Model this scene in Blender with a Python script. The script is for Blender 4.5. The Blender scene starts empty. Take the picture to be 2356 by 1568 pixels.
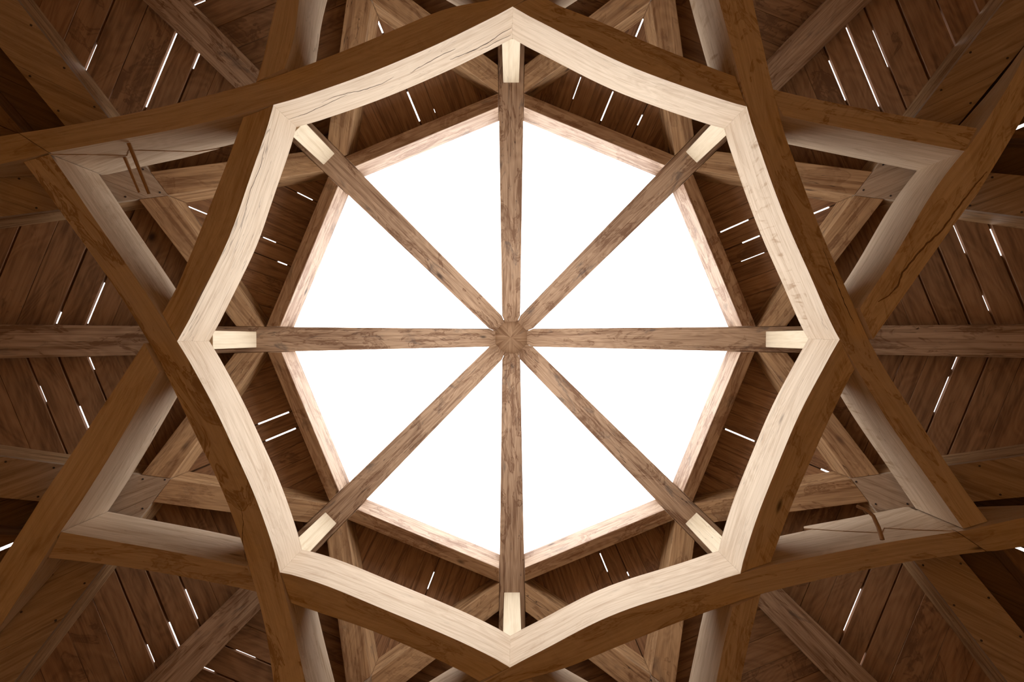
import bpy, bmesh, math, random
import numpy as np
from mathutils import Vector

# ------------------------------------------------------------------ basics
F = 1178.0                 # focal length in pixels (18 mm on a 36 mm wide frame)
CX, CY = 1176.0, 776.0     # where the roof's vertical axis meets the picture
ZC = 0.35                  # camera height above the floor
HUB, SL = 4.50, 0.945      # rafter underside above the camera at the axis; fall per metre
SP = SL / math.cos(math.pi / 8)        # fall along a bay's centre line
TH = 0.17                  # rafter depth = height of the boarding above the undersides
T8 = math.tan(math.pi / 8)
col = bpy.context.scene.collection
rng = random.Random(7)

def rad(d): return math.radians(d)
def W(p): return Vector((-p[0], p[1], p[2] + ZC))
def P(px, py, z): return ((px - CX) * z / F, (CY - py) * z / F, z)
def bay(th):
    e = (math.cos(rad(th)), math.sin(rad(th))); t = (-e[1], e[0])
    return lambda u, v, z: (u * e[0] + v * t[0], u * e[1] + v * t[1], z)

# ------------------------------------------------------------------ materials
def wood(name, base, dark, streak=0.35, stain=0.5, crack=0.5, knot=0.5, rough=0.6, fig=0.3, grey=0.0):
    m = bpy.data.materials.new(name); m.use_nodes = True
    nt = m.node_tree; N = nt.nodes; L = nt.links; N.clear()
    def nd(t, **k):
        n = N.new(t)
        for a, b in k.items(): setattr(n, a, b)
        return n
    def math_(op, a, b=None, c=None, clamp=False):
        n = nd('ShaderNodeMath', operation=op); n.use_clamp = clamp
        for i, x in enumerate((a, b, c)):
            if x is None: continue
            if isinstance(x, (int, float)): n.inputs[i].default_value = x
            else: L.new(x, n.inputs[i])
        return n.outputs[0]
    def ramp(x, a, b):       # smooth 0..1 between a and b
        n = nd('ShaderNodeMapRange', interpolation_type='SMOOTHSTEP')
        L.new(x, n.inputs[0]); n.inputs[1].default_value = a; n.inputs[2].default_value = b
        return n.outputs[0]
    uv = nd('ShaderNodeUVMap'); uv.uv_map = 'UVMap'
    at = nd('ShaderNodeAttribute'); at.attribute_name = 'rnd'
    st = nd('ShaderNodeAttribute'); st.attribute_name = 'stain'
    sep = nd('ShaderNodeSeparateXYZ'); L.new(uv.outputs[0], sep.inputs[0])
    R = at.outputs['Fac']; ST = st.outputs['Fac']
    off = math_('MULTIPLY', R, 91.0)
    def vec(ku, kv):
        c = nd('ShaderNodeCombineXYZ')
        L.new(math_('MULTIPLY', sep.outputs[0], ku), c.inputs[0])
        L.new(math_('MULTIPLY', sep.outputs[1], kv), c.inputs[1])
        L.new(off, c.inputs[2]); return c.outputs[0]
    def noise(v, det=3, dist=0.0, rgh=0.5):
        n = nd('ShaderNodeTexNoise'); n.inputs['Scale'].default_value = 1.0
        n.inputs['Detail'].default_value = det; n.inputs['Distortion'].default_value = dist
        n.inputs['Roughness'].default_value = rgh
        L.new(v, n.inputs['Vector']); return n.outputs['Fac']
    fib = noise(vec(5, 170), 2, 0.0, 0.6)
    fib2 = noise(vec(2.2, 48), 3, 0.4)
    cath = noise(vec(1.1, 6.5), 2, 0.9)
    rings = math_('MULTIPLY', math_('ADD', math_('SINE', math_('MULTIPLY', cath, 95.0)), 1.0), 0.5)
    blot = noise(vec(2.6, 7.0), 4, 1.4, 0.62)
    big = noise(vec(0.9, 2.2), 2)
    # knots
    vo = nd('ShaderNodeTexVoronoi', feature='F1'); vo.inputs['Scale'].default_value = 1.0
    L.new(vec(3.1, 9.0), vo.inputs['Vector']); vo.inputs['Randomness'].default_value = 1.0
    kd = vo.outputs['Distance']
    sc_ = nd('ShaderNodeSeparateColor'); L.new(vo.outputs['Color'], sc_.inputs[0])
    kmask = math_('GREATER_THAN', sc_.outputs[0], 0.93 - 0.20 * knot)
    kn = math_('MULTIPLY', math_('SUBTRACT', 1.0, ramp(kd, 0.04, 0.17)), kmask)
    # long drying cracks
    ck = noise(vec(1.3, 22.0), 3, 0.5)
    ckl = math_('SUBTRACT', 1.0, ramp(math_('ABSOLUTE', math_('SUBTRACT', ck, 0.5)), 0.0, 0.006))
    ckm = ramp(noise(vec(1.7, 4.0), 2), 0.52, 0.62)
    ckf = math_('MULTIPLY', math_('MULTIPLY', ckl, ckm), crack)
    a2 = nd('ShaderNodeAttribute'); a2.attribute_name = 'crk'
    a3 = nd('ShaderNodeAttribute'); a3.attribute_name = 'rip'
    c2 = noise(vec(0.9, 7.5), 4, 0.9)
    c2l = math_('SUBTRACT', 1.0, ramp(math_('ABSOLUTE', math_('SUBTRACT', c2, 0.5)), 0.0, 0.007))
    c2m = ramp(noise(vec(2.0, 3.0), 2), 0.42, 0.52)
    ckf = math_('MAXIMUM', ckf, math_('MULTIPLY', math_('MULTIPLY', c2l, c2m), a2.outputs['Fac']))
    rp_ = math_('MULTIPLY', ramp(noise(vec(34, 7), 3, 0.8), 0.50, 0.72), ramp(noise(vec(1.6, 9), 2, 0.5), 0.44, 0.62))
    ripf = math_('MULTIPLY', rp_, math_('MULTIPLY', a3.outputs['Fac'], 0.7))
    # water-line stains (thin winding contour) and blotches
    wl = math_('SUBTRACT', 1.0, ramp(math_('ABSOLUTE', math_('SUBTRACT', blot, 0.56)), 0.0, 0.03))
    wlf = math_('MULTIPLY', math_('MULTIPLY', wl, ST), 0.75)
    blf = math_('MULTIPLY', ramp(blot, 0.52, 0.74), math_('ADD', math_('MULTIPLY', ST, 0.9), stain * 0.5))
    f1 = math_('MULTIPLY', ramp(fib, 0.35, 0.7), streak * 0.55)
    f2 = math_('MULTIPLY', ramp(fib2, 0.42, 0.72), streak)
    f3 = math_('MULTIPLY', rings, fig * 0.4)
    f4 = math_('MULTIPLY', big, 0.25)
    tot = math_('ADD', math_('ADD', f1, f2), math_('ADD', f3, f4))
    tot = math_('ADD', tot, math_('MULTIPLY', R, 0.22))
    tot = math_('ADD', math_('ADD', tot, ripf), math_('ADD', blf, wlf), clamp=True)
    mix = nd('ShaderNodeMix', data_type='RGBA')
    L.new(tot, mix.inputs[0]); mix.inputs[6].default_value = (*base, 1); mix.inputs[7].default_value = (*dark, 1)
    c = mix.outputs[2]
    if grey > 0:             # blue-grey weather marks
        g = nd('ShaderNodeMix', data_type='RGBA')
        gm = math_('MULTIPLY', ramp(noise(vec(3.4, 10), 5, 1.0, 0.65), 0.56, 0.70), grey)
        L.new(gm, g.inputs[0]); L.new(c, g.inputs[6]); g.inputs[7].default_value = (0.06, 0.05, 0.045, 1); c = g.outputs[2]
    k = nd('ShaderNodeMix', data_type='RGBA')
    L.new(math_('MAXIMUM', math_('MULTIPLY', kn, 0.85), ckf), k.inputs[0]); L.new(c, k.inputs[6])
    k.inputs[7].default_value = (dark[0] * 0.16, dark[1] * 0.13, dark[2] * 0.12, 1)
    b = nd('ShaderNodeBsdfPrincipled'); L.new(k.outputs[2], b.inputs['Base Color'])
    b.inputs['Roughness'].default_value = rough; b.inputs['Specular IOR Level'].default_value = 0.25
    o = nd('ShaderNodeOutputMaterial'); L.new(b.outputs[0], o.inputs[0])
    return m

M_STAR = wood('planed_oak', (0.72, 0.575, 0.42), (0.36, 0.225, 0.12), streak=0.28, stain=0.25, crack=0.35, knot=0.25, fig=0.3)
M_RAFT = wood('weathered_oak', (0.53, 0.355, 0.22), (0.18, 0.09, 0.042), streak=0.5, stain=0.45, crack=0.9, knot=0.9, fig=0.45, grey=0.55)
M_PURL = wood('purlin_oak', (0.68, 0.51, 0.37), (0.27, 0.15, 0.09), streak=0.45, stain=0.4, crack=0.6, knot=0.6, fig=0.4, grey=0.4)
M_POST = wood('fresh_oak', (0.80, 0.68, 0.50), (0.52, 0.38, 0.22), streak=0.3, stain=0.1, crack=0.6, knot=0.3, fig=0.2)
M_BRACE = wood('brace_oak', (0.56, 0.345, 0.175), (0.22, 0.11, 0.045), streak=0.5, stain=0.4, crack=0.8, knot=0.9, fig=0.4, grey=0.35)
M_BOARD = wood('roof_board', (0.38, 0.20, 0.092), (0.15, 0.07, 0.03), streak=0.45, stain=0.3, crack=0.35, knot=0.7, fig=0.5)
M_BAND = wood('pale_soffit_board', (0.53, 0.39, 0.27), (0.27, 0.175, 0.105), streak=0.45, stain=0.15, crack=0.2, knot=0.2, fig=0.4)
M_DARK = wood('deep_soffit_board', (0.17, 0.09, 0.04), (0.07, 0.035, 0.015), streak=0.4, stain=0.4, crack=0.3, knot=0.5, fig=0.5)  # shade of the recess put into the wood colour
M_DARK2 = wood('corner_board_oak', (0.26, 0.15, 0.07), (0.12, 0.06, 0.028), streak=0.4, stain=0.3, crack=0.4, knot=0.6, fig=0.5)  # colour darkened to stand in for the falloff toward the corners
M_WALL = wood('wall_board', (0.10, 0.05, 0.018), (0.05, 0.025, 0.01))  # the building is open-sided; dark walls added to cut stray light
M_FLOOR = wood('floor_board', (0.88, 0.43, 0.115), (0.66, 0.29, 0.07), streak=0.3, stain=0.2)  # unseen floor, orange chosen to bounce warm light onto the undersides
M_NAIL = bpy.data.materials.new('iron_nail'); M_NAIL.use_nodes = True
_b = M_NAIL.node_tree.nodes['Principled BSDF']
_b.inputs['Base Color'].default_value = (0.05, 0.04, 0.04, 1); _b.inputs['Metallic'].default_value = 0.6; _b.inputs['Roughness'].default_value = 0.5

# ------------------------------------------------------------------ mesh builder
class MB:
    def __init__(s): s.v = []; s.f = []; s.uv = []; s.r = []; s.s = []; s.c = []; s.p = []
    def face(s, pts, uvs, r, st, crk=0.0, rip=0.0):
        s.c.append(crk); s.p.append(rip)
        i = len(s.v); s.v += pts; s.f.append(list(range(i, i + len(pts)))); s.uv.append(uvs); s.r.append(r); s.s.append(st)
    def prism(s, bot, top, g, r=None, st=0.0):
        """bot/top: matching rings of points; g: grain direction in plan"""
        r = rng.random() if r is None else r
        gl = math.hypot(*g); g = (g[0] / gl, g[1] / gl); q = (-g[1], g[0])
        sh = 1.35
        def U(p): return p[0] * g[0] + p[1] * g[1]
        def V(p): return p[0] * q[0] + p[1] * q[1]
        n = len(bot)
        s.face(list(bot), [(U(p) * sh, V(p)) for p in bot], r, st)
        s.face(list(top)[::-1], [(U(p) * sh, V(p) + 3) for p in top[::-1]], r, st)
        for i in range(n):
            a, b, c, d = bot[i], bot[(i + 1) % n], top[(i + 1) % n], top[i]
            dx, dy = b[0] - a[0], b[1] - a[1]
            ll = math.hypot(dx, dy)
            if ll > 1e-9 and abs(dx * g[0] + dy * g[1]) / ll > 0.5:
                w = [(U(p) * sh, p[2] + 0.3 * U(p) * 0 + 7 + i) for p in (a, b, c, d)]
                # keep the grain parallel to the member when it slopes
                k = (b[2] - a[2]) / max(1e-6, abs(U(b) - U(a))) * (1 if U(b) > U(a) else -1)
                w = [(U(p) * sh, p[2] - k * U(p) + 7 + i) for p in (a, b, c, d)]
            else:
                w = [(p[2], V(p) + 11 + i) for p in (a, b, c, d)]
            s.face([a, b, c, d], w, r, st)
    def build(s, name, mat, parent=None, center=True):
        wv = [W(p) for p in s.v]
        o0 = sum(wv, Vector()) / len(wv) if center else Vector()
        if parent is not None: o0 = Vector(parent.location)
        me = bpy.data.meshes.new(name)
        me.from_pydata([tuple(p - o0) for p in wv], [], s.f)
        uvl = me.uv_layers.new(name='UVMap')
        k = 0
        for f, u in zip(s.f, s.uv):
            for q in u: uvl.data[k].uv = q; k += 1
        for nm, vals in (('rnd', s.r), ('stain', s.s), ('crk', s.c), ('rip', s.p)):
            a = me.attributes.new(nm, 'FLOAT', 'FACE')
            for i, x in enumerate(vals): a.data[i].value = x
        bm = bmesh.new(); bm.from_mesh(me)
        bmesh.ops.remove_doubles(bm, verts=bm.verts, dist=1e-5)
        bmesh.ops.recalc_face_normals(bm, faces=bm.faces)
        bm.to_mesh(me); bm.free()
        me.materials.append(mat)
        o = bpy.data.objects.new(name, me); col.objects.link(o)
        if parent is None: o.location = o0
        else: o.parent = parent
        return o

def tag(o, label=None, cat=None, group=None, kind=None):
    if label: o['label'] = label
    if cat: o['category'] = cat
    if group: o['group'] = group
    if kind: o['kind'] = kind
    return o

def bevel(o, w=0.004, seg=2):
    m = o.modifiers.new('bevel', 'BEVEL'); m.width = w; m.segments = seg
    m.limit_method = 'ANGLE'; m.angle_limit = rad(40); m.harden_normals = False

def clip(poly, a, b, c):           # keep a*u + b*v <= c
    out = []
    for i in range(len(poly)):
        p, q = poly[i], poly[(i + 1) % len(poly)]
        dp, dq = a * p[0] + b * p[1] - c, a * q[0] + b * q[1] - c
        if dp <= 0: out.append(p)
        if (dp < 0 < dq) or (dq < 0 < dp):
            t = dp / (dp - dq); out.append((p[0] + t * (q[0] - p[0]), p[1] + t * (q[1] - p[1])))
    return out
def clipall(poly, cons):
    for c in cons:
        poly = clip(poly, *c)
        if len(poly) < 3: return []
    o = []
    for p in poly:
        if not o or math.hypot(p[0] - o[-1][0], p[1] - o[-1][1]) > 1e-4: o.append(p)
    if len(o) > 2 and math.hypot(o[0][0] - o[-1][0], o[0][1] - o[-1][1]) < 1e-4: o.pop()
    return o if len(o) > 2 else []

WHERE = {0: 'right', 45: 'upper right', 90: 'top', 135: 'upper left', 180: 'left', 225: 'lower left', 270: 'bottom', 315: 'lower right'}
BAYS = [22.5 + 45 * k for k in range(8)]
BAYN = {22.5: 'right bay just above centre', 67.5: 'top bay right of centre', 112.5: 'top bay left of centre', 157.5: 'left bay just above centre',
        202.5: 'left bay just below centre', 247.5: 'bottom bay left of centre', 292.5: 'bottom bay right of centre', 337.5: 'right bay just below centre'}
APEX = {157.5: 855, 22.5: 856, 337.5: 847, 202.5: 849, 112.5: 838, 67.5: 837, 247.5: 844, 292.5: 841}
RANG = {0: -0.4, 45: 45.0, 90: 90.0, 135: 135.6, 180: 180.45, 225: 225.0, 270: 270.2, 315: 314.9}
def rside(th, sg):      # half-plane inside the face of the neighbouring rafter
    a = rad(RANG[int(th + 22.5 * sg) % 360] - th)
    a = (a + math.pi) % (2 * math.pi) - math.pi
    return (-sg * math.sin(a), sg * math.cos(a), -0.0775)
def zs(u, base): return base - SP * u
def u_of(p, base): r = p / F; return r * base / (1 + SP * r)

# ------------------------------------------------------------------ hub
ho = MB()
rp = 0.152 / math.cos(math.pi / 8)
ring = [(rp * math.cos(rad(22.5 + 45 * k)), rp * math.sin(rad(22.5 + 45 * k))) for k in range(8)]
ho.prism([(x - 0.003, y - 0.002, 4.385) for x, y in ring], [(x - 0.003, y - 0.002, 4.80) for x, y in ring], (1, 0), 0.75, 0.25)
# end grain: rays running out from the heart
ho.v = ho.v[8:]; ho.f = [[i - 8 for i in f] for f in ho.f[1:]]; ho.uv = ho.uv[1:]; ho.r = ho.r[1:]; ho.s = ho.s[1:]; ho.c = ho.c[1:]; ho.p = ho.p[1:]
for k in range(8):
    (x0, y0), (x1, y1) = ring[k], ring[(k + 1) % 8]
    ho.face([(-.003, -.002, 4.385), (x0 - .003, y0 - .002, 4.385), (x1 - .003, y1 - .002, 4.385)],
            [(0, .03 + .06 * k), (.09, .06 * k), (.09, .06 * k + .06)], .35, .0)
hub = ho.build('hub_block', M_RAFT)
bevel(hub, 0.004)
tag(hub, 'octagonal oak hub block where all eight rafters meet at the centre', 'roof hub')

# ------------------------------------------------------------------ rafters
for a in sorted(RANG):
    th = rad(RANG[a]); e = (math.cos(th), math.sin(th)); t = (-e[1], e[0]); h = 0.0765
    b = MB(); r0, r1 = 0.135, 2.93
    def ln(r, v, dz): return (r * e[0] + v * t[0], r * e[1] + v * t[1], HUB - SL * r + dz)
    def sec(r):
        return [ln(r, -h, 0), ln(r, h, 0), ln(r, h, TH - 0.033), ln(r, 0, TH - 0.003), ln(r, -h, TH - 0.033)]
    # near the hub the sides are cut back so neighbours meet on a mitre
    s0 = [ln(r0, -0.055, 0), ln(r0, 0.055, 0), ln(r0, 0.055, TH - 0.033), ln(r0, 0, TH - 0.003), ln(r0, -0.055, TH - 0.033)]
    cs = [s0] + [sec(x) for x in (0.186, 0.9, 1.7, 2.4, r1)]
    rv = rng.random() * 0.8
    stn = 0.35 + 0.4 * rng.random()
    cum = [0.0]
    rs = [r0, 0.186, 0.9, 1.7, 2.4, r1]
    per = [0, 0.153, 0.29, 0.37, 0.45, 0.59]
    for i in range(len(cs) - 1):
        ua, ub = rs[i] * 1.37, rs[i + 1] * 1.37
        for k in range(5):
            k2 = (k + 1) % 5
            b.face([cs[i][k], cs[i + 1][k], cs[i + 1][k2], cs[i][k2]],
                   [(ua, per[k]), (ub, per[k]), (ub, per[k + 1]), (ua, per[k + 1])], rv, stn)
    b.face(cs[0], [(0, 0), (0, .15), (.15, .15), (.17, .07), (.15, 0)], rv, stn)
    b.face(cs[-1][::-1], [(0, 0), (0, .15), (.15, .15), (.17, .07), (.15, 0)], rv, stn)
    o = b.build('rafter', M_RAFT); bevel(o, 0.004)
    tag(o, f'weathered oak rafter running from the central hub toward the {WHERE[a]} of the frame', 'rafter', 'eight rafters radiating from the hub')

# ------------------------------------------------------------------ skylight purlins
ui, uo, zb, zt = 1.318, 1.397, 3.10, 3.304
for th in BAYS:
    S = bay(th); b = MB()
    k = 0.081
    def vl(u, sg): a_, b_, c_ = rside(th, sg); return (c_ - a_ * u) / b_
    bot = [S(ui, vl(ui, -1), zb), S(uo, vl(uo, -1), zb), S(uo, vl(uo, 1), zb), S(ui, vl(ui, 1), zb)]
    top = [(x, y, zt) for x, y, _ in bot]
    e = S(0, 1, 0)
    b.prism(bot, top, (e[0], e[1]), rng.random() * 0.7, 0.25 + 0.3 * rng.random())
    o = b.build('skylight_purlin', M_PURL); bevel(o, 0.004)
    tag(o, f'short oak purlin edging the skylight opening in the {BAYN[th]}', 'purlin', 'eight purlins around the skylight')

# ------------------------------------------------------------------ V braces, soffit bands and boards in each bay
SLITS = [  # two ends of each daylight slit (picture coordinates) and its width
 (220,100,191,170,4),(386,62,320,237,5),(440,108,425,145,3),(237,650,200,745,4.5),(138,718,127,745,3),(258,205,248,240,1.5),
 (470,0,443,9,4),(1908,137,1948,228,4),(1949,60,2023,243,4.5),(2022,60,2056,145,3),(2165,25,2198,103,2.5),(2240,0,2252,28,2.5),
 (2201,516,2228,580,4),(2283,526,2306,588,5),(2264,680,2278,715,2),(2214,822,2200,850,3),(2195,868,2162,950,4),(2072,836,2062,861,1.5),
 (1984,1357,1941,1451,4),(1992,1505,1977,1535,3.5),(198,822,211,850,4),(84,888,97,925,2),(175,935,200,995,5),(425,1357,453,1425,4),
 (387,1433,411,1488,5),(336,1485,354,1525,4),(465,1534,490,1546,4),(540,1496,586,1513,3),
 (425,476,476,495,3),(680,441,717,458,3),(601,544,632,556,2.5),(635,600,658,608,3.5),(935,207,965,276,5),(996,247,1001,256,1.5),
 (859,29,878,72,3),(1337,172,1320,225,2.5),(1412,206,1384,275,4),(1480,260,1468,285,4),(1486,30,1464,80,3),
 (1726,503,1660,533,4),(1752,540,1710,555,4),(1763,579,1708,600,2),(1914,474,1875,489,4.5),(1672,985,1741,1014,4.5),(1893,1080,1916,1090,3.5),
 (662,948,590,977,5),(678,986,607,1015,5),(998,1318,982,1358,3),(1381,1275,1400,1318,3),(1444,1318,1449,1328,3)]
SB = HUB + TH
kite = {th: [] for th in BAYS}; side = {th: [] for th in BAYS}
for x0, y0, x1, y1, w in SLITS:
    mx, my = (x0 + x1) / 2 - CX, CY - (y0 + y1) / 2
    ang = math.degrees(math.atan2(my, mx)) % 360
    th = min(BAYS, key=lambda q: abs(q - ang))
    e = (math.cos(rad(th)), math.sin(rad(th))); t = (-e[1], e[0])
    def uv(px, py):
        dx, dy = px - CX, CY - py
        pu, pv = dx * e[0] + dy * e[1], dx * t[0] + dy * t[1]
        u = u_of(pu, SB); z = SB - SP * u
        return u, pv / F * z, z
    a, b_ = uv(x0, y0), uv(x1, y1)
    wm = 0.65 * w / F * (a[2] + b_[2]) / 2
    if abs(a[0] - b_[0]) > abs(a[1] - b_[1]):
        kite[th].append(((a[1] + b_[1]) / 2, min(a[0], b_[0]), max(a[0], b_[0]), wm))
    else:
        side[th].append(((a[0] + b_[0]) / 2, min(a[1], b_[1]), max(a[1], b_[1]), wm * 1.35))

def bounds(lo, hi, pitch, marks):
    """board edges from lo to hi, passing through every mark"""
    ks = sorted({round(m, 4) for m in marks if lo < m < hi})
    kk = []
    for k in ks:
        if not kk or k - kk[-1] > 0.03: kk.append(k)
    pts = [lo] + kk + [hi]; out = [lo]
    for a, b in zip(pts, pts[1:]):
        n = max(1, round((b - a) / pitch))
        for i in range(1, n + 1):
            x = a + (b - a) * i / n
            if i < n: x += rng.uniform(-.12, .12) * pitch
            out.append(x)
    return out

def boards(b, cov, S, edges, axis, rngv, cons, base, thick, slits, g, gap=0.0018):
    """planks between edges; axis 0: edges are u values (planks run along v), 1: edges are v values"""
    def rect(a0, a1, c0, c1):
        return [(a0, c0), (a1, c0), (a1, c1), (a0, c1)] if axis == 0 else [(c0, a0), (c1, a0), (c1, a1), (c0, a1)]
    def put(mb, poly, z0, z1, r, st=0.0):
        poly = clipall(poly, cons)
        if not poly: return
        mb.prism([S(u, v, zs(u, base) + z0) for u, v in poly], [S(u, v, zs(u, base) + z1) for u, v in poly], g, r, st)
    gw = []
    for x in edges:
        w = gap
        for s in slits:
            if abs(s[0] - x) < 0.03: w = max(w, s[3])
        gw.append(w)
    for i in range(len(edges) - 1):
        dz = rng.choice([0, 0, 0.001, 0.002])
        r = rng.random()
        put(b, rect(edges[i] + gw[i] / 2, edges[i + 1] - gw[i + 1] / 2, *rngv), dz, thick, r, 0.5 if rng.random() < 0.2 else 0.0)
    for i, x in enumerate(edges[1:-1], 1):
        iv = sorted((s[1], s[2]) for s in slits if abs(s[0] - x) < 0.03)
        c = rngv[0]
        for lo, hi in iv + [(rngv[1], rngv[1])]:
            if lo > c: put(cov, rect(x - 0.025, x + 0.025, c, lo), thick + 0.002, thick + 0.012, 0.9)  # added strip over each joint, left open only at the slits
            c = max(c, hi)

EXT = 2.72                                         # how far out the roof is built
CHEV = {337.5: 1, 202.5: 1, 22.5: 1}
nail_me = None
for th in BAYS:
    S = bay(th); e = S(1, 0, 0); t = S(0, 1, 0)
    ap = u_of(APEX[th], HUB + 0.02)
    bb = HUB + 0.02
    h1, h2 = 0.141, 0.200
    sl_k, sl_s = kite[th], side[th]
    sheet, cov = MB(), MB()
    # radial boards between the V and the skylight
    lim = ap - uo
    boards(sheet, cov, S, bounds(-lim - .03, lim + .03, 0.108, [s[0] for s in sl_k]), 1, (uo + .004, ap + .06),
           [(1, 1, ap + 0.06), (1, -1, ap + 0.06), (-T8, 1, -0.012), (-T8, -1, -0.012)], SB, 0.014, sl_k, (e[0], e[1]))
    # level boards on either side, from the V out to the hips
    ed = bounds(uo + .004, EXT, 0.076, [s[0] for s in sl_s])
    for sg in (1, -1):
        boards(sheet, cov, S, ed, 0, (0.0, 1.3) if sg > 0 else (-1.3, 0.0),
               [(-1, -sg, -(ap + 0.066)), (1, -sg, ap + 0.066), (-T8, sg, -0.004)], SB, 0.014, sl_s, (t[0], t[1]))
    o = sheet.build('ceiling', M_BOARD); tag(o, kind='structure')
    o2 = cov.build('ceiling_batten', M_DARK, parent=o)  # unseen strips added to keep daylight out of the joints
    # V braces, left and right
    for sg in (1, -1):
        lay = [(1, .94 * sg, ap + h1), (-1, -.94 * sg, -ap), rside(th, sg), (-1, 0, -(uo + .003)), (1, -sg, ap - 0.0015)]
        poly = clipall([(1.0, -1.5), (3.0, -1.5), (3.0, 1.5), (1.0, 1.5)], lay)
        b = MB()
        g = (S(1, -sg, 0)[0], S(1, -sg, 0)[1])
        b.prism([S(u, v, zs(u, bb)) for u, v in poly], [S(u, v, zs(u, SB) - .001) for u, v in poly], g, rng.random() * .8, 0.2 + .4 * rng.random())
        o = b.build('diagonal_brace', M_BRACE); bevel(o, 0.003)
        nb = WHERE[int(th + 22.5 * sg) % 360]
        tag(o, f'oak diagonal brace in the {BAYN[th]}, joined to the {nb} rafter', 'brace', 'diagonal braces between rafters and roof boards')
    # pale nailed bands carrying on beyond the crossing
    for sg in (1, -1):
        first = sg == 1
        lay = [(1, -sg, ap + h2), (-1, sg, -ap), rside(th, sg), (1, 0, EXT)]
        lay.append((-1, -1, -ap) if first else (-1, -1, -(ap + h2 + 0.002)))
        if not first:
            lay = [(1, 1, ap + h2), (-1, -1, -ap), rside(th, -1), (1, 0, EXT), (-1, 1, -(ap + h2 + 0.002))]
        poly = clipall([(1.0, -1.5), (3.0, -1.5), (3.0, 1.5), (1.0, 1.5)], lay)
        b = MB()
        pm = sum((W(S(u, v, zs(u, bb))) for u, v in poly), Vector()) / len(poly)
        o = bpy.data.objects.new('soffit_band', None); col.objects.link(o); o.location = pm; o.empty_display_size = 0.1
        # radial-grained pale planks, a few side by side, nailed under the beam
        pvs = [-1.4]
        while pvs[-1] < 1.4: pvs.append(pvs[-1] + 0.16 + 0.10 * rng.random())
        for a0, a1 in zip(pvs, pvs[1:]):
            q = clipall([(1.0, a0 + .0005), (3.0, a0 + .0005), (3.0, a1 - .0005), (1.0, a1 - .0005)], lay)
            if q: b.prism([S(u, v, zs(u, bb)) for u, v in q], [S(u, v, zs(u, bb) + .021) for u, v in q], (e[0], e[1]), rng.random() * .8, 0.15)
        pk = b.build('plank', M_BAND, parent=o)
        b = MB(); g = S(1, sg, 0)
        b.prism([S(u, v, zs(u, bb) + .022) for u, v in poly], [S(u, v, zs(u, SB) - .001) for u, v in poly], (g[0], g[1]), rng.random() * .7, 0.35)
        b.build('backing_beam', M_BRACE, parent=o)
        nb = WHERE[int(th + 22.5 * sg) % 360]
        tag(o, f'pale nailed plank band in the {BAYN[th]}, toward the {nb} rafter', 'soffit plank', 'pale nailed plank bands')
        # nails along both edges
        for off in (0.022, h2 - 0.022):
            for k in range(5):
                d = 0.05 + 0.13 * k + rng.uniform(-.015, .015)
                u, v = ap + off / 2 + (d + (0 if first else off)) * .707, 0
                # point on the band: u - sg*v = ap + off ; run = along (1, sg)
                v = sg * (d - 0.05) * .707 * 1.0 + (sg * 0.0)
                if not first: v += sg * (h2 / 2 + .02) * .5
                u = ap + off + sg * v
                if u > 2.6: continue
                if nail_me is None:
                    bm = bmesh.new(); bmesh.ops.create_cone(bm, cap_ends=True, segments=10, radius1=0.0045, radius2=0.0045, depth=0.003)
                    nail_me = bpy.data.meshes.new('nail'); bm.to_mesh(nail_me); bm.free(); nail_me.materials.append(M_NAIL)
                nl = bpy.data.objects.new('nail', nail_me); col.objects.link(nl); nl.parent = pk
                nl.location = W(S(u, v, zs(u, bb))) - o.location
                nrm = W(S(SP, 0, 1)) - W((0, 0, 0)); nl.rotation_euler = nrm.to_track_quat('Z', 'Y').to_euler()
    # recessed boards inside the outer V, with a second chevron below them
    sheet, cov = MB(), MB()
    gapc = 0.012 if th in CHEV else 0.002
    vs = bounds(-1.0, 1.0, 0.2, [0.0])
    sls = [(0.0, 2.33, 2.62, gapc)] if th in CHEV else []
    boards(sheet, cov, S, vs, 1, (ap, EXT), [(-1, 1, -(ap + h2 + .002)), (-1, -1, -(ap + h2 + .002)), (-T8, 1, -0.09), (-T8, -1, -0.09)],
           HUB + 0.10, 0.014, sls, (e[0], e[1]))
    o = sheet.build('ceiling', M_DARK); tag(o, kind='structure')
    cov.build('ceiling_batten', M_DARK, parent=o)  # same added strips, closing the recessed joints to daylight
    for sg in (1, -1):
        lay = [(1, -sg, ap + h2 + 0.36), (-1, sg, -(ap + h2 + 0.17)), (0, -sg, -gapc / 2), (1, 0, EXT)]
        poly = clipall([(1.0, -1.5), (3.2, -1.5), (3.2, 1.5), (1.0, 1.5)], lay)
        if not poly: continue
        b = MB(); g = (S(1, sg, 0)[0], S(1, sg, 0)[1])
        b.prism([S(u, v, zs(u, bb) - .01) for u, v in poly], [S(u, v, zs(u, HUB + .10) - .001) for u, v in poly], g, rng.random() * .7, .3)
        o = b.build('corner_board', M_DARK2)
        nb = WHERE[int(th + 22.5 * sg) % 360]
        tag(o, f'brown chevron board in the {BAYN[th]}, toward the {nb} rafter', 'corner board', 'chevron boards beyond the star tips')

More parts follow.
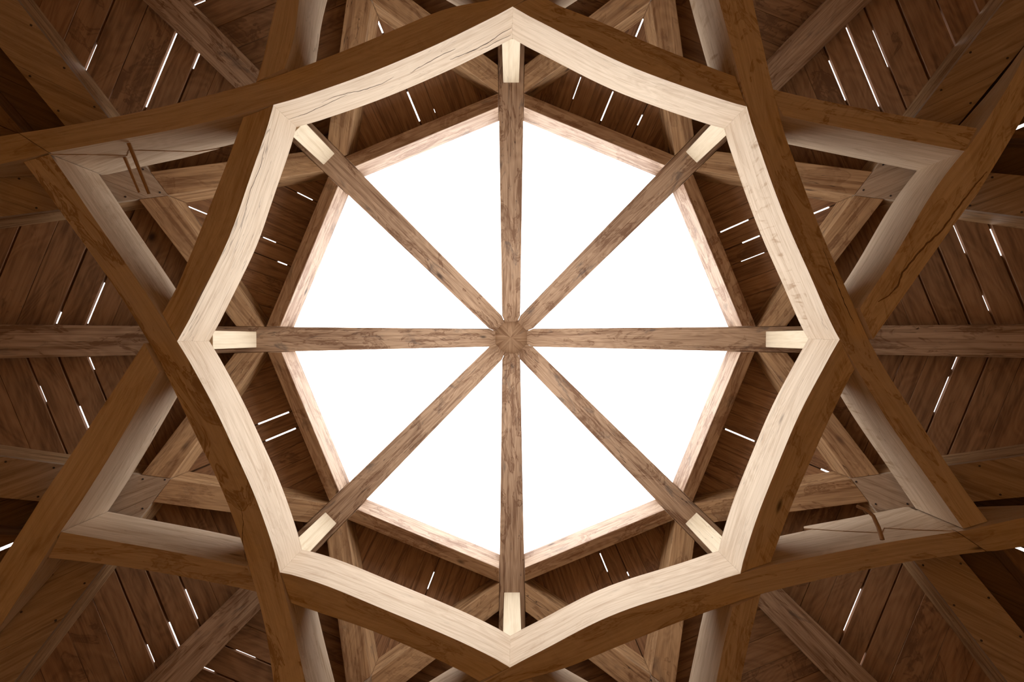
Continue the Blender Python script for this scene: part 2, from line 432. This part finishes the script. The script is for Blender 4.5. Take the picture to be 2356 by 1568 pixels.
# ------------------------------------------------------------------ the eight curved star beams
def zprof(r):
    if r <= 740: return 2.36
    if r <= 1141: return 2.36 - 0.23 * ((r - 740) / 401.0) ** 1.1
    return 2.645 / (1 + 0.25 * r / F)
HB = 0.25
def rot(pts, d):
    c, s = math.cos(rad(d)), math.sin(rad(d)); o = []
    for x, y in pts:
        dx, dy = x - CX, CY - y
        o.append((CX + dx * c - dy * s, CY - (dx * s + dy * c)))
    return o
A_i = [(1180,13),(1019,97),(858,166),(754,203),(630,240),(543,263),(431,292),(295,317),(197,334),(115,353)]
A_o = [(1199,-4),(1041,0),(984,32),(929,56),(831,98),(780,117),(723,138),(645,160),(567,181),(397,222),(250,252),(126,274),(25,299)]
A_xi = [(42,368),(0,377),(-140,408)]; A_xo = [(0,304),(-140,331)]
C_i = [(115,355),(163,421),(190,465),(234,530),(285,598),(343,686),(407,783),(435,832),(475,900),(509,965),(543,1046),(574,1106),(604,1184),(628,1255),(643,1316),(662,1395),(682,1466),(706,1568)]
C_o = [(42,368),(88,441),(146,523),(244,656),(299,744),(340,809),(367,856),(407,924),(441,992),(472,1050),(492,1082),(513,1133),(530,1181),(550,1245),(570,1316),(594,1388),(615,1462),(635,1568)]
B_i = [(674,0),(643,160),(630,240),(611,306),(584,384),(564,438),(537,530),(509,588),(475,656),(445,714),(408,785),(363,858),(306,958),(255,1045),(234,1079),(141,1223),(97,1289),(0,1440)]
B_o = [(608,0),(567,181),(552,263),(537,312),(513,390),(479,475),(460,530),(428,598),(404,656),(370,717),(306,822),(204,978),(163,1052),(98,1150),(34,1252),(0,1306)]
D_i = [(1180,13),(1289,73),(1340,102),(1448,154),(1556,193),(1624,217),(1717,244),(1804,267),(1930,292),(2086,321),(2222,348)]
D_o = [(1199,-4),(1255,-2),(1354,34),(1408,59),(1496,102),(1556,123),(1624,146),(1697,168),(1787,196),(1946,227),(2082,253),(2264,289)]
F_i = [(1660,0),(1673,68),(1699,163),(1717,244),(1739,312),(1766,397),(1794,469),(1816,530),(1841,581),(1879,666),(1909,741),(1932,781),(1972,846),(2011,917),(2052,985),(2096,1044),(2150,1119),(2216,1215)]
F_o = [(1738,0),(1746,44),(1765,126),(1783,197),(1800,265),(1824,343),(1855,438),(1887,525),(1916,588),(1950,656),(1991,731),(2031,819),(2076,887),(2133,965),(2181,1044),(2222,1106),(2256,1157),(2286,1204)]
K_i = [(1654,1568),(1671,1473),(1688,1398),(1704,1316),(1736,1201),(1767,1123),(1800,1044),(1828,972),(1862,904),(1896,846),(1932,781),(1977,707),(2031,635),(2092,535),(2164,407),(2218,350),(2264,289),(2356,143)]
K_o = [(1716,1568),(1743,1456),(1761,1378),(1780,1299),(1800,1228),(1828,1147),(1851,1089),(1876,1044),(1892,995),(1916,955),(1946,900),(1972,848),(2014,776),(2042,741),(2099,656),(2179,540),(2256,424),(2303,346),(2356,255)]
G_i = [(1176,1534),(1255,1493),(1357,1435),(1425,1406),(1493,1383),(1556,1366),(1641,1340),(1704,1317),(1780,1299),(1896,1276),(2031,1249),(2201,1223)]
G_o = [(1150,1575),(1255,1562),(1310,1541),(1391,1500),(1476,1466),(1556,1434),(1688,1396),(1807,1366),(1963,1333),(2099,1308),(2291,1278)]
G_xi = [(2286,1204),(2356,1190),(2500,1160)]; G_xo = [(2356,1266),(2500,1238)]
H_i = [(141,1223),(238,1242),(374,1264),(475,1284),(565,1305),(649,1315),(730,1337),(780,1357),(882,1401),(984,1442),(1086,1486),(1176,1535)]
H_o = [(97,1289),(238,1310),(421,1340),(584,1371),(662,1395),(740,1415),(780,1427),(848,1445),(916,1476),(984,1507),(1052,1544),(1150,1575)]
# ends that lie outside the picture repeat the matching end of a sister beam
ext_i, ext_o = [(363,858),(306,958),(234,1079),(141,1223),(97,1289),(0,1440)], [(306,822),(204,978),(98,1150),(34,1252),(0,1306)]
XI, XO = [(-36,1496)], [(-36,1362)]
but_i, but_o = [(1804,267),(1930,292),(2086,321),(2222,348)], [(1787,196),(1946,227),(2082,253),(2264,289)]
fb_i, fb_o = F_i[12:], F_o[12:]
def rv(l): return l[::-1]
beams = {   # centre bearing: inner line, outer line (from the butted end to the extending end), square
 112.5: (rv(rot(but_i, 45)) + A_i + A_xi, rv(rot(but_o, 45)) + A_o + A_xo, 1),
 202.5: (C_i[:-1] + rot(ext_i, 45)[1:] + rot(XI, 45), C_o[:-1] + rot(ext_o, 45)[1:] + rot(XO, 45), 1),
 292.5: (rv(rot(fb_i, -90)) + G_i + G_xi, rv(rot(fb_o, -90)) + G_o + G_xo, 1),
 22.5:  (rv(F_i)[:-1] + rot(ext_i, 225)[1:] + rot(XI, 225), rv(F_o)[:-1] + rot(ext_o, 225)[1:] + rot(XO, 225), 1),
 157.5: (rv(rot(but_i, 90)) + B_i + XI, rv(rot(but_o, 90)) + B_o + XO, 2),
 247.5: (H_i[:-1] + rot(ext_i, 90) + rot(XI, 90), H_o[:-1] + rot(ext_o, 90) + rot(XO, 90), 2),
 337.5: (rv(rot(fb_i, -45)) + K_i + rot(XI, 180), rv(rot(fb_o, -45)) + K_o + rot(XO, 180), 2),
 67.5:  (rv(D_i)[:-1] + rot(ext_i, 270) + rot(XI, 270), rv(D_o)[:-1] + rot(ext_o, 270) + rot(XO, 270), 2),
}
def fit(pts, th):
    """smooth timber edge: offset from the beam's chord as a polynomial in position along it"""
    n = (math.cos(rad(th)), math.sin(rad(th))); t = (-n[1], n[0])
    w3 = []
    for x, y in pts:
        r = math.hypot(x - CX, y - CY); z = zprof(r); p = P(x, y, z)
        w3.append((p[0] * t[0] + p[1] * t[1], p[0] * n[0] + p[1] * n[1]))
    s = np.array([q[0] for q in w3]); d = np.array([q[1] for q in w3])
    o = np.argsort(s); so_, do_ = s[o], d[o]
    step = 0.02; sg = 0.10
    g = np.arange(so_[0] - 0.6, so_[-1] + 0.6, step)
    y = np.interp(g, so_, do_)
    k0 = (do_[1] - do_[0]) / (so_[1] - so_[0]); k1 = (do_[-1] - do_[-2]) / (so_[-1] - so_[-2])
    y = np.where(g < so_[0], do_[0] + (g - so_[0]) * k0, y); y = np.where(g > so_[-1], do_[-1] + (g - so_[-1]) * k1, y)
    ker = np.exp(-0.5 * (np.arange(-0.5, 0.5001, step) / sg) ** 2); ker /= ker.sum()
    pad = len(ker) // 2
    yp = np.concatenate([y[0] + (y[1] - y[0]) * np.arange(-pad, 0), y, y[-1] + (y[-1] - y[-2]) * np.arange(1, pad + 1)])
    ys = np.convolve(yp, ker, 'valid')
    c = (g, ys)
    res = np.interp(s, g, ys) - d
    return n, t, c, float(s[0]), float(s[-1]), w3, float(np.abs(res).max())
def ev(c, s): return float(np.interp(s, c[0], c[1]))
def s_of(px, py, th):
    n = (math.cos(rad(th)), math.sin(rad(th))); t = (-n[1], n[0])
    p = P(px, py, zprof(math.hypot(px - CX, py - CY))); return p[0] * t[0] + p[1] * t[1]

def beam_mesh(th, fi, fo, si, so, grow=0.0, zlo=None, zhi=None, r=0.3, st=0.2, n=56, crk=0.0, rip=(0, 0)):
    b = MB(); secs = []; cum = []
    last = None; u = 0.0
    for k in range(n + 1):
        f = k / n
        pts = []
        for (N, T, c, *_), (s0, s1), sg in ((fi, si, -1), (fo, so, 1)):
            s = s0 + (s1 - s0) * f; d = ev(c, s) + sg * grow
            pts.append((s * T[0] + d * N[0], s * T[1] + d * N[1]))
        # underside height follows the distance of the inner edge from the axis
        R = math.hypot(*pts[0]); z = 2.36
        for _ in range(8): z = zprof(R / z * F)
        zb_ = z
        def topz(p):
            a = math.degrees(math.atan2(p[1], p[0])) % 360
            q = min(BAYS, key=lambda w: abs(w - a)); uu = p[0] * math.cos(rad(q)) + p[1] * math.sin(rad(q))
            return max(z + 0.02, min(z + HB, HUB - SP * uu - 0.005))
        if zlo is None: lo = (zb_, zb_)
        elif zlo == 'under': lo = (zb_ - 0.06,) * 2
        else: lo = (zb_ + HB / 2 - 0.001,) * 2
        if zhi is None: hi = (topz(pts[0]), topz(pts[1]))
        elif zhi == 'mid': hi = (zb_ + HB / 2 + 0.001,) * 2
        else: hi = (zb_ + HB + 0.06,) * 2
        sec = [(*pts[0], lo[0]), (*pts[1], lo[1]), (*pts[1], hi[1]), (*pts[0], hi[0])]
        if last: u += math.dist(last[0][:2], sec[0][:2])
        secs.append(sec); cum.append(u); last = sec
    per = [0, 0.145, 0.395, 0.54, 0.79]
    for i in range(n):
        for k in range(4):
            k2 = (k + 1) % 4
            b.face([secs[i][k], secs[i + 1][k], secs[i + 1][k2], secs[i][k2]],
                   [(cum[i], per[k]), (cum[i + 1], per[k]), (cum[i + 1], per[k + 1]), (cum[i], per[k + 1])], r + (0.05 if k == 3 else 0),
                   st * (0.18 if k == 3 else 1), crk if k == 3 else 0.0, rip[0] if k == 0 else (rip[1] if k == 3 else 0))
    b.face(secs[0], [(0, 0), (0, .1), (.2, .1), (.2, 0)], r, st)
    b.face(secs[-1][::-1], [(0, 0), (0, .1), (.2, .1), (.2, 0)], r, st)
    return b

fits = {}
for th, (pi, po, sq) in beams.items():
    fits[th] = (fit(pi, th), fit(po, th), sq)
    print('beam', th, 'fit residual (mm)', round(fits[th][0][6] * 1000), round(fits[th][1][6] * 1000))
STAIN = {112.5: .12, 202.5: .95, 292.5: .55, 22.5: .6, 157.5: .15, 247.5: .5, 337.5: .45, 67.5: .65}
RV = {112.5: .35, 202.5: .1, 292.5: .3, 22.5: .25, 157.5: .2, 247.5: .3, 337.5: .15, 67.5: .05}
BN = {112.5: 'top left', 202.5: 'left below centre', 292.5: 'bottom right', 22.5: 'right above centre', 157.5: 'left above centre',
      247.5: 'bottom left', 337.5: 'right below centre', 67.5: 'top right'}
BL = {112.5: 'pale inner face split by long cracks', 202.5: 'dark branching stain near its outer end', 292.5: 'wavy red-brown stain on the underside',
      22.5: 'rippled marks along its pale inner face', 157.5: 'plain brown underside, joined over the beam below', 247.5: 'reddish inner face near its outer end',
      337.5: 'long dark waterline on its upper end', 67.5: 'mottled underside at its outer end'}
CRK = {112.5: .1, 157.5: .5}
RIP = {22.5: (.6, .8), 337.5: (.7, 0), 67.5: (.8, .1), 202.5: (.25, 0)}
objs = {}
def add_bool(o, c):
    m = o.modifiers.new('lap', 'BOOLEAN'); m.operation = 'DIFFERENCE'; m.solver = 'EXACT'; m.object = c
splice = {112.5: ((115, 353), (25, 299)), 292.5: ((2201, 1223), (2291, 1278))}
for th, (fi, fo, sq) in fits.items():
    si, so = (fi[3], fi[4]), (fo[3], fo[4])
    kw = dict(crk=CRK.get(th, 0.15), rip=RIP.get(th, (0.15, 0)))
    if th in splice:
        (ax, ay), (bx, by) = splice[th]
        si2, so2 = s_of(ax, ay, th), s_of(bx, by, th)
        objs[th] = beam_mesh(th, fi, fo, (si[0], si2), (so[0], so2), r=RV[th], st=STAIN[th], **kw).build('star_beam', M_STAR)
        g = 0.003 * (1 if si[1] > si[0] else -1)
        x = beam_mesh(th, fi, fo, (si2 + g, si[1]), (so2 + g, so[1]), r=.85, st=.35, n=12).build('splice_beam', M_STAR)
        tag(x, f'darker brown beam end spliced onto the {BN[th]} star beam at the {"left" if th == 112.5 else "right"} edge', 'beam', 'spliced beam ends')
    else:
        objs[th] = beam_mesh(th, fi, fo, si, so, r=RV[th], st=STAIN[th], **kw).build('star_beam', M_STAR)
    tag(objs[th], f'curved oak star beam at the {BN[th]}, {BL[th]}', 'curved beam', 'eight curved beams forming the star')
tmp = []
dg = None
for th, (fi, fo, sq) in fits.items():
    si, so = (fi[3], fi[4]), (fo[3], fo[4])
    # each beam's own half of the lap, used to notch its neighbours
    lo, hi = ('under', 'mid') if sq == 1 else ('mid', 'over')
    c = beam_mesh(th, fi, fo, si, so, grow=0.0012, zlo=lo, zhi=hi).build('cutter', M_STAR)
    tmp.append(c)
    for d in (45, -45):
        add_bool(objs[(th + d) % 360], c)
bpy.context.view_layer.update()
dg = bpy.context.evaluated_depsgraph_get()
new = {}
for th, o in objs.items():
    me = bpy.data.meshes.new_from_object(o.evaluated_get(dg), preserve_all_data_layers=True, depsgraph=dg)
    new[th] = me
for th, o in objs.items():
    o.modifiers.clear(); o.data = new[th]; o.data.name = 'star_beam'
    print('beam', th, len(o.data.vertices), o.data.attributes.keys())
for c in tmp: bpy.data.objects.remove(c)

# ------------------------------------------------------------------ posts from the star ring up to the rafters
for a in sorted(RANG):
    th = rad(RANG[a]); e = (math.cos(th), math.sin(th)); t = (-e[1], e[0])
    b = MB(); ri, ro, hw = 1.522, 1.63, 0.0475
    q = [(ri, -hw), (ro, -hw), (ro, hw), (ri, hw)]
    bot = [(r * e[0] + v * t[0], r * e[1] + v * t[1], 2.612) for r, v in q]
    top = [(r * e[0] + v * t[0], r * e[1] + v * t[1], HUB - SL * r - 0.001) for r, v in q]
    rr = rng.random() * .5
    for i in range(4):
        A_, B_, C_, D_ = bot[i], bot[(i + 1) % 4], top[(i + 1) % 4], top[i]
        w = math.dist(A_, B_)
        b.face([A_, B_, C_, D_], [(A_[2], i), (B_[2], i + w), (C_[2], i + w), (D_[2], i)], rr, 0.05)
    b.face(bot, [(0, 0), (0, .1), (.1, .1), (.1, 0)], rr, 0); b.face(top[::-1], [(0, 0), (0, .1), (.1, .1), (.1, 0)], rr, 0)
    o = b.build('short_post', M_POST); bevel(o, 0.003)
    tag(o, f'short pale oak post standing on the star ring under the {WHERE[a]} rafter', 'post', 'eight short posts under the rafters')

# ------------------------------------------------------------------ pegs and scarf joints at the two spliced tips
def tube(name, pts, r, mat):
    cu = bpy.data.curves.new(name, 'CURVE'); cu.dimensions = '3D'; cu.bevel_depth = r; cu.bevel_resolution = 3; cu.use_fill_caps = True
    o0 = W(pts[0]); sp = cu.splines.new('POLY'); sp.points.add(len(pts) - 1)
    for i, p in enumerate(pts): q = W(p) - o0; sp.points[i].co = (*q, 1); sp.points[i].radius = 1 - 0.22 * i / (len(pts) - 1)
    ob = bpy.data.objects.new(name, cu); col.objects.link(ob); ob.location = o0; cu.materials.append(mat)
    dg = bpy.context.evaluated_depsgraph_get()
    me = bpy.data.meshes.new_from_object(ob.evaluated_get(dg)); bpy.data.objects.remove(ob)
    for nm, v in (('rnd', .6), ('stain', 0.0)):
        a = me.attributes.new(nm, 'FLOAT', 'FACE')
        for x in a.data: x.value = v
    o = bpy.data.objects.new(name, me); col.objects.link(o); o.location = o0
    return o
p1 = tube('wooden_peg', [P(296, 329, 2.245), P(343, 446, 2.30)], 0.0085, M_BRACE)
tag(p1, 'longer wooden peg sticking out of the upper left star tip', 'peg', 'wooden pegs in the spliced joints')
p2 = tube('wooden_peg', [P(287, 362, 2.335), P(321, 443, 2.38)], 0.0075, M_BRACE)
tag(p2, 'shorter wooden peg at left of the pair in the upper left star tip', 'peg', 'wooden pegs in the spliced joints')
p3 = tube('wooden_peg', [P(2030, 1241, 2.16), P(2021, 1212, 2.19), P(2009, 1186, 2.23), P(1992, 1172, 2.26), P(1972, 1164, 2.30)], 0.009, M_BRACE)
tag(p3, 'bent wooden peg in the lower right star tip', 'peg', 'wooden pegs in the spliced joints')

def face_point(th, px, py):
    """the point of a beam's upright inner face seen at a picture position"""
    N, T, c = fits[th][0][:3]
    best = None
    for i in range(2200):
        z = 1.9 + i * 0.0004
        x, y, _ = P(px, py, z)
        s = x * T[0] + y * T[1]; d = x * N[0] + y * N[1]
        q = d - ev(c, s)
        if best is not None and (best[0] < 0) != (q < 0): return (x, y, z), N
        best = (q, z)
    return (x, y, z), N
for th, line, tongue in ((112.5, [(112,354),(200,354.5),(292,356.5),(296,344),(380,346),(452,348)], [(505,340),(420,362),(329,381),(236,402),(175,377)]),
                         (292.5, [(2196,1222),(2100,1219),(2034,1215),(2030,1226),(1940,1222),(1850,1216)], [(1850,1212),(1960,1192),(2030,1178),(2088,1166),(2140,1190)])):
    ring = [face_point(th, x, y) for x, y in line + tongue]
    b = MB()
    back = [(p[0] + N[0] * .004, p[1] + N[1] * .004, p[2]) for p, N in ring]
    front = [(p[0] - N[0] * .004, p[1] - N[1] * .004, p[2]) for p, N in ring]
    N, T = fits[th][0][:2]
    def uvp(p): return (p[0] * T[0] + p[1] * T[1] + 3, p[2])
    b.face(front, [uvp(p) for p in front], .45, .1); b.face(back[::-1], [uvp(p) for p in back[::-1]], .45, .1)
    for i in range(len(front)):
        j = (i + 1) % len(front)
        b.face([front[i], front[j], back[j], back[i]], [(0, 0), (.1, 0), (.1, .01), (0, .01)], 1, 1)
    o = b.build('scarf_tongue', M_STAR, parent=objs[th])

# drying cracks and water stains with a shape of their own
M_CRACK = bpy.data.materials.new('open_crack'); M_CRACK.use_nodes = True
M_CRACK.node_tree.nodes['Principled BSDF'].inputs['Base Color'].default_value = (0.035, 0.018, 0.01, 1)
M_CRACK.node_tree.nodes['Principled BSDF'].inputs['Roughness'].default_value = 1.0
M_STAIN = bpy.data.materials.new('water_stain'); M_STAIN.use_nodes = True
M_STAIN.node_tree.nodes['Principled BSDF'].inputs['Base Color'].default_value = (0.20, 0.105, 0.045, 1)
M_STAIN.node_tree.nodes['Principled BSDF'].inputs['Roughness'].default_value = 0.8
def under_point(th, px, py):
    o = objs[th]; a = W((0, 0, 0)); d = (W(P(px, py, 2.0)) - a).normalized()
    hit, loc, nrm, _ = o.ray_cast(a - o.location, d)      # the beam's own surface
    p = loc + o.location if hit else W(P(px, py, 2.25))
    return (-p[0], p[1], p[2] - ZC)
def ribbon(name, th, pts, w, mat, under=False, lift=0.0007, jit=0.35):
    pp = []
    for a, q in zip(pts, pts[1:]):      # resample with a little wander
        n = max(1, int(math.dist(a, q) / 7))
        for i in range(n): pp.append((a[0] + (q[0] - a[0]) * i / n + rng.uniform(-.8, .8), a[1] + (q[1] - a[1]) * i / n + rng.uniform(-.8, .8)))
    pp.append(pts[-1])
    P3 = []
    for x, y in pp:
        if under: p = under_point(th, x, y); P3.append((p[0], p[1], p[2] - 0.001))
        else:
            p, N = face_point(th, x, y); P3.append((p[0] - N[0] * lift, p[1] - N[1] * lift, p[2]))
    b = MB(); n = len(P3) - 1; L_ = []
    for i, p in enumerate(P3):
        a, q = P3[max(0, i - 1)], P3[min(n, i + 1)]
        d = Vector((q[0] - a[0], q[1] - a[1], q[2] - a[2])).normalized()
        N = fits[th][0][0]
        up = Vector((0, 0, 1)) if under else Vector((N[0], N[1], 0))
        sd = d.cross(up).normalized()
        hw = w / 2 * (math.sin(math.pi * (0.06 + 0.88 * i / n)) ** 0.6) * (1 + rng.uniform(-jit, jit))
        L_.append((tuple(Vector(p) + sd * hw), tuple(Vector(p) - sd * hw)))
    for i in range(n):
        b.face([L_[i][0], L_[i + 1][0], L_[i + 1][1], L_[i][1]], [(0, 0), (1, 0), (1, 1), (0, 1)], 0, 0)
    o = b.build(name, mat, parent=objs[th]); return o
bpy.context.view_layer.update()
for pts, w in (([(1177,63),(1150,79),(1120,100),(1092,114),(1062,127),(1035,137)], .0045),
               ([(1175,80),(1150,92),(1128,104),(1100,117)], .003),
               ([(1048,112),(1020,124),(990,141),(963,156),(945,168)], .0035),
               ([(906,176),(885,190),(860,199),(830,209),(800,214),(770,222),(740,236)], .003),
               ([(800,217),(745,242),(700,263),(664,274)], .0025)):
    ribbon('crack', 112.5, pts, w, M_CRACK)
for pts, w in (([(610,330),(600,380),(575,440),(560,500)], .0022), ([(480,640),(455,690),(440,720)], .002)):
    ribbon('crack', 157.5, pts, w, M_CRACK)
ribbon('stain', 337.5, [(2270,395),(2240,430),(2201,482),(2167,530),(2133,560),(2106,590),(2076,628),(2065,658),(2044,680),(2020,694)], .009, M_STAIN, True)
ribbon('crack', 202.5, [(540,1150),(556,1170),(560,1200),(558,1240),(566,1290)], .0022, M_CRACK, True)
ribbon('crack', 22.5, [(1893,570),(1912,620),(1928,660),(1944,700),(1966,745)], .003, M_CRACK, True)

# ------------------------------------------------------------------ unseen walls added to block light, unseen floor set to bounce it
WN = ['north', 'northwest', 'west', 'southwest', 'south', 'southeast', 'east', 'northeast']
for k, th in enumerate(BAYS):
    S = bay(th); b = MB(); ap_ = EXT + 0.004; v = ap_ * T8 - 0.002
    zt_ = zs(ap_, HUB) + 0.12
    q = [(ap_, -v), (ap_ + .1, -v - .04), (ap_ + .1, v + .04), (ap_, v)]
    g = S(0, 1, 0)
    b.prism([S(u, w, -ZC) for u, w in q], [S(u, w, zt_ - (0.1 * 1.02 if u > ap_ else 0)) for u, w in q], (g[0], g[1]), rng.random(), .2)
    tag(b.build('wall_' + WN[k], M_WALL), kind='structure')
b = MB(); pts = [(3.3 * math.cos(rad(45 * k)), 3.3 * math.sin(rad(45 * k))) for k in range(8)]
b.prism([(x, y, -ZC - .1) for x, y in pts], [(x, y, -ZC) for x, y in pts], (1, 0), .2, .1)
tag(b.build('floor', M_FLOOR), kind='structure')

# ------------------------------------------------------------------ light: an overcast sky through the open lantern and the gaps
w = bpy.data.worlds.new('sky'); bpy.context.scene.world = w; w.use_nodes = True
bg = w.node_tree.nodes['Background']; bg.inputs[0].default_value = (0.94, 0.97, 1.0, 1); bg.inputs[1].default_value = 6.0
pl = bpy.data.lights.new('skylight_portal', 'AREA'); pl.shape = 'DISK'; pl.size = 6.4; pl.cycles.is_portal = True
po = bpy.data.objects.new('skylight_portal', pl); col.objects.link(po); po.location = (0, 0, ZC + 4.95)

# ------------------------------------------------------------------ camera
cam = bpy.data.cameras.new('camera'); cam.sensor_width = 36.0; cam.lens = 36.0 * F / 2356.0
cam.shift_x = -(CX - 1178.0) / 2356.0; cam.shift_y = (CY - 784.0) / 2356.0
cam.clip_start = 0.02
co = bpy.data.objects.new('camera', cam); col.objects.link(co)
co.location = (0, 0, ZC); co.rotation_euler = (0, math.pi, 0)
sc = bpy.context.scene; sc.camera = co
sc.view_settings.view_transform = 'Standard'; sc.view_settings.look = 'None'
sc.view_settings.exposure = 0.0; sc.view_settings.gamma = 1.0
sc.cycles.max_bounces = 6; sc.cycles.diffuse_bounces = 5; sc.cycles.glossy_bounces = 2
sc.cycles.use_adaptive_sampling = True; sc.cycles.adaptive_threshold = 0.04; sc.cycles.adaptive_min_samples = 16; sc.cycles.use_denoising = True
sc.cycles.sample_clamp_indirect = 10
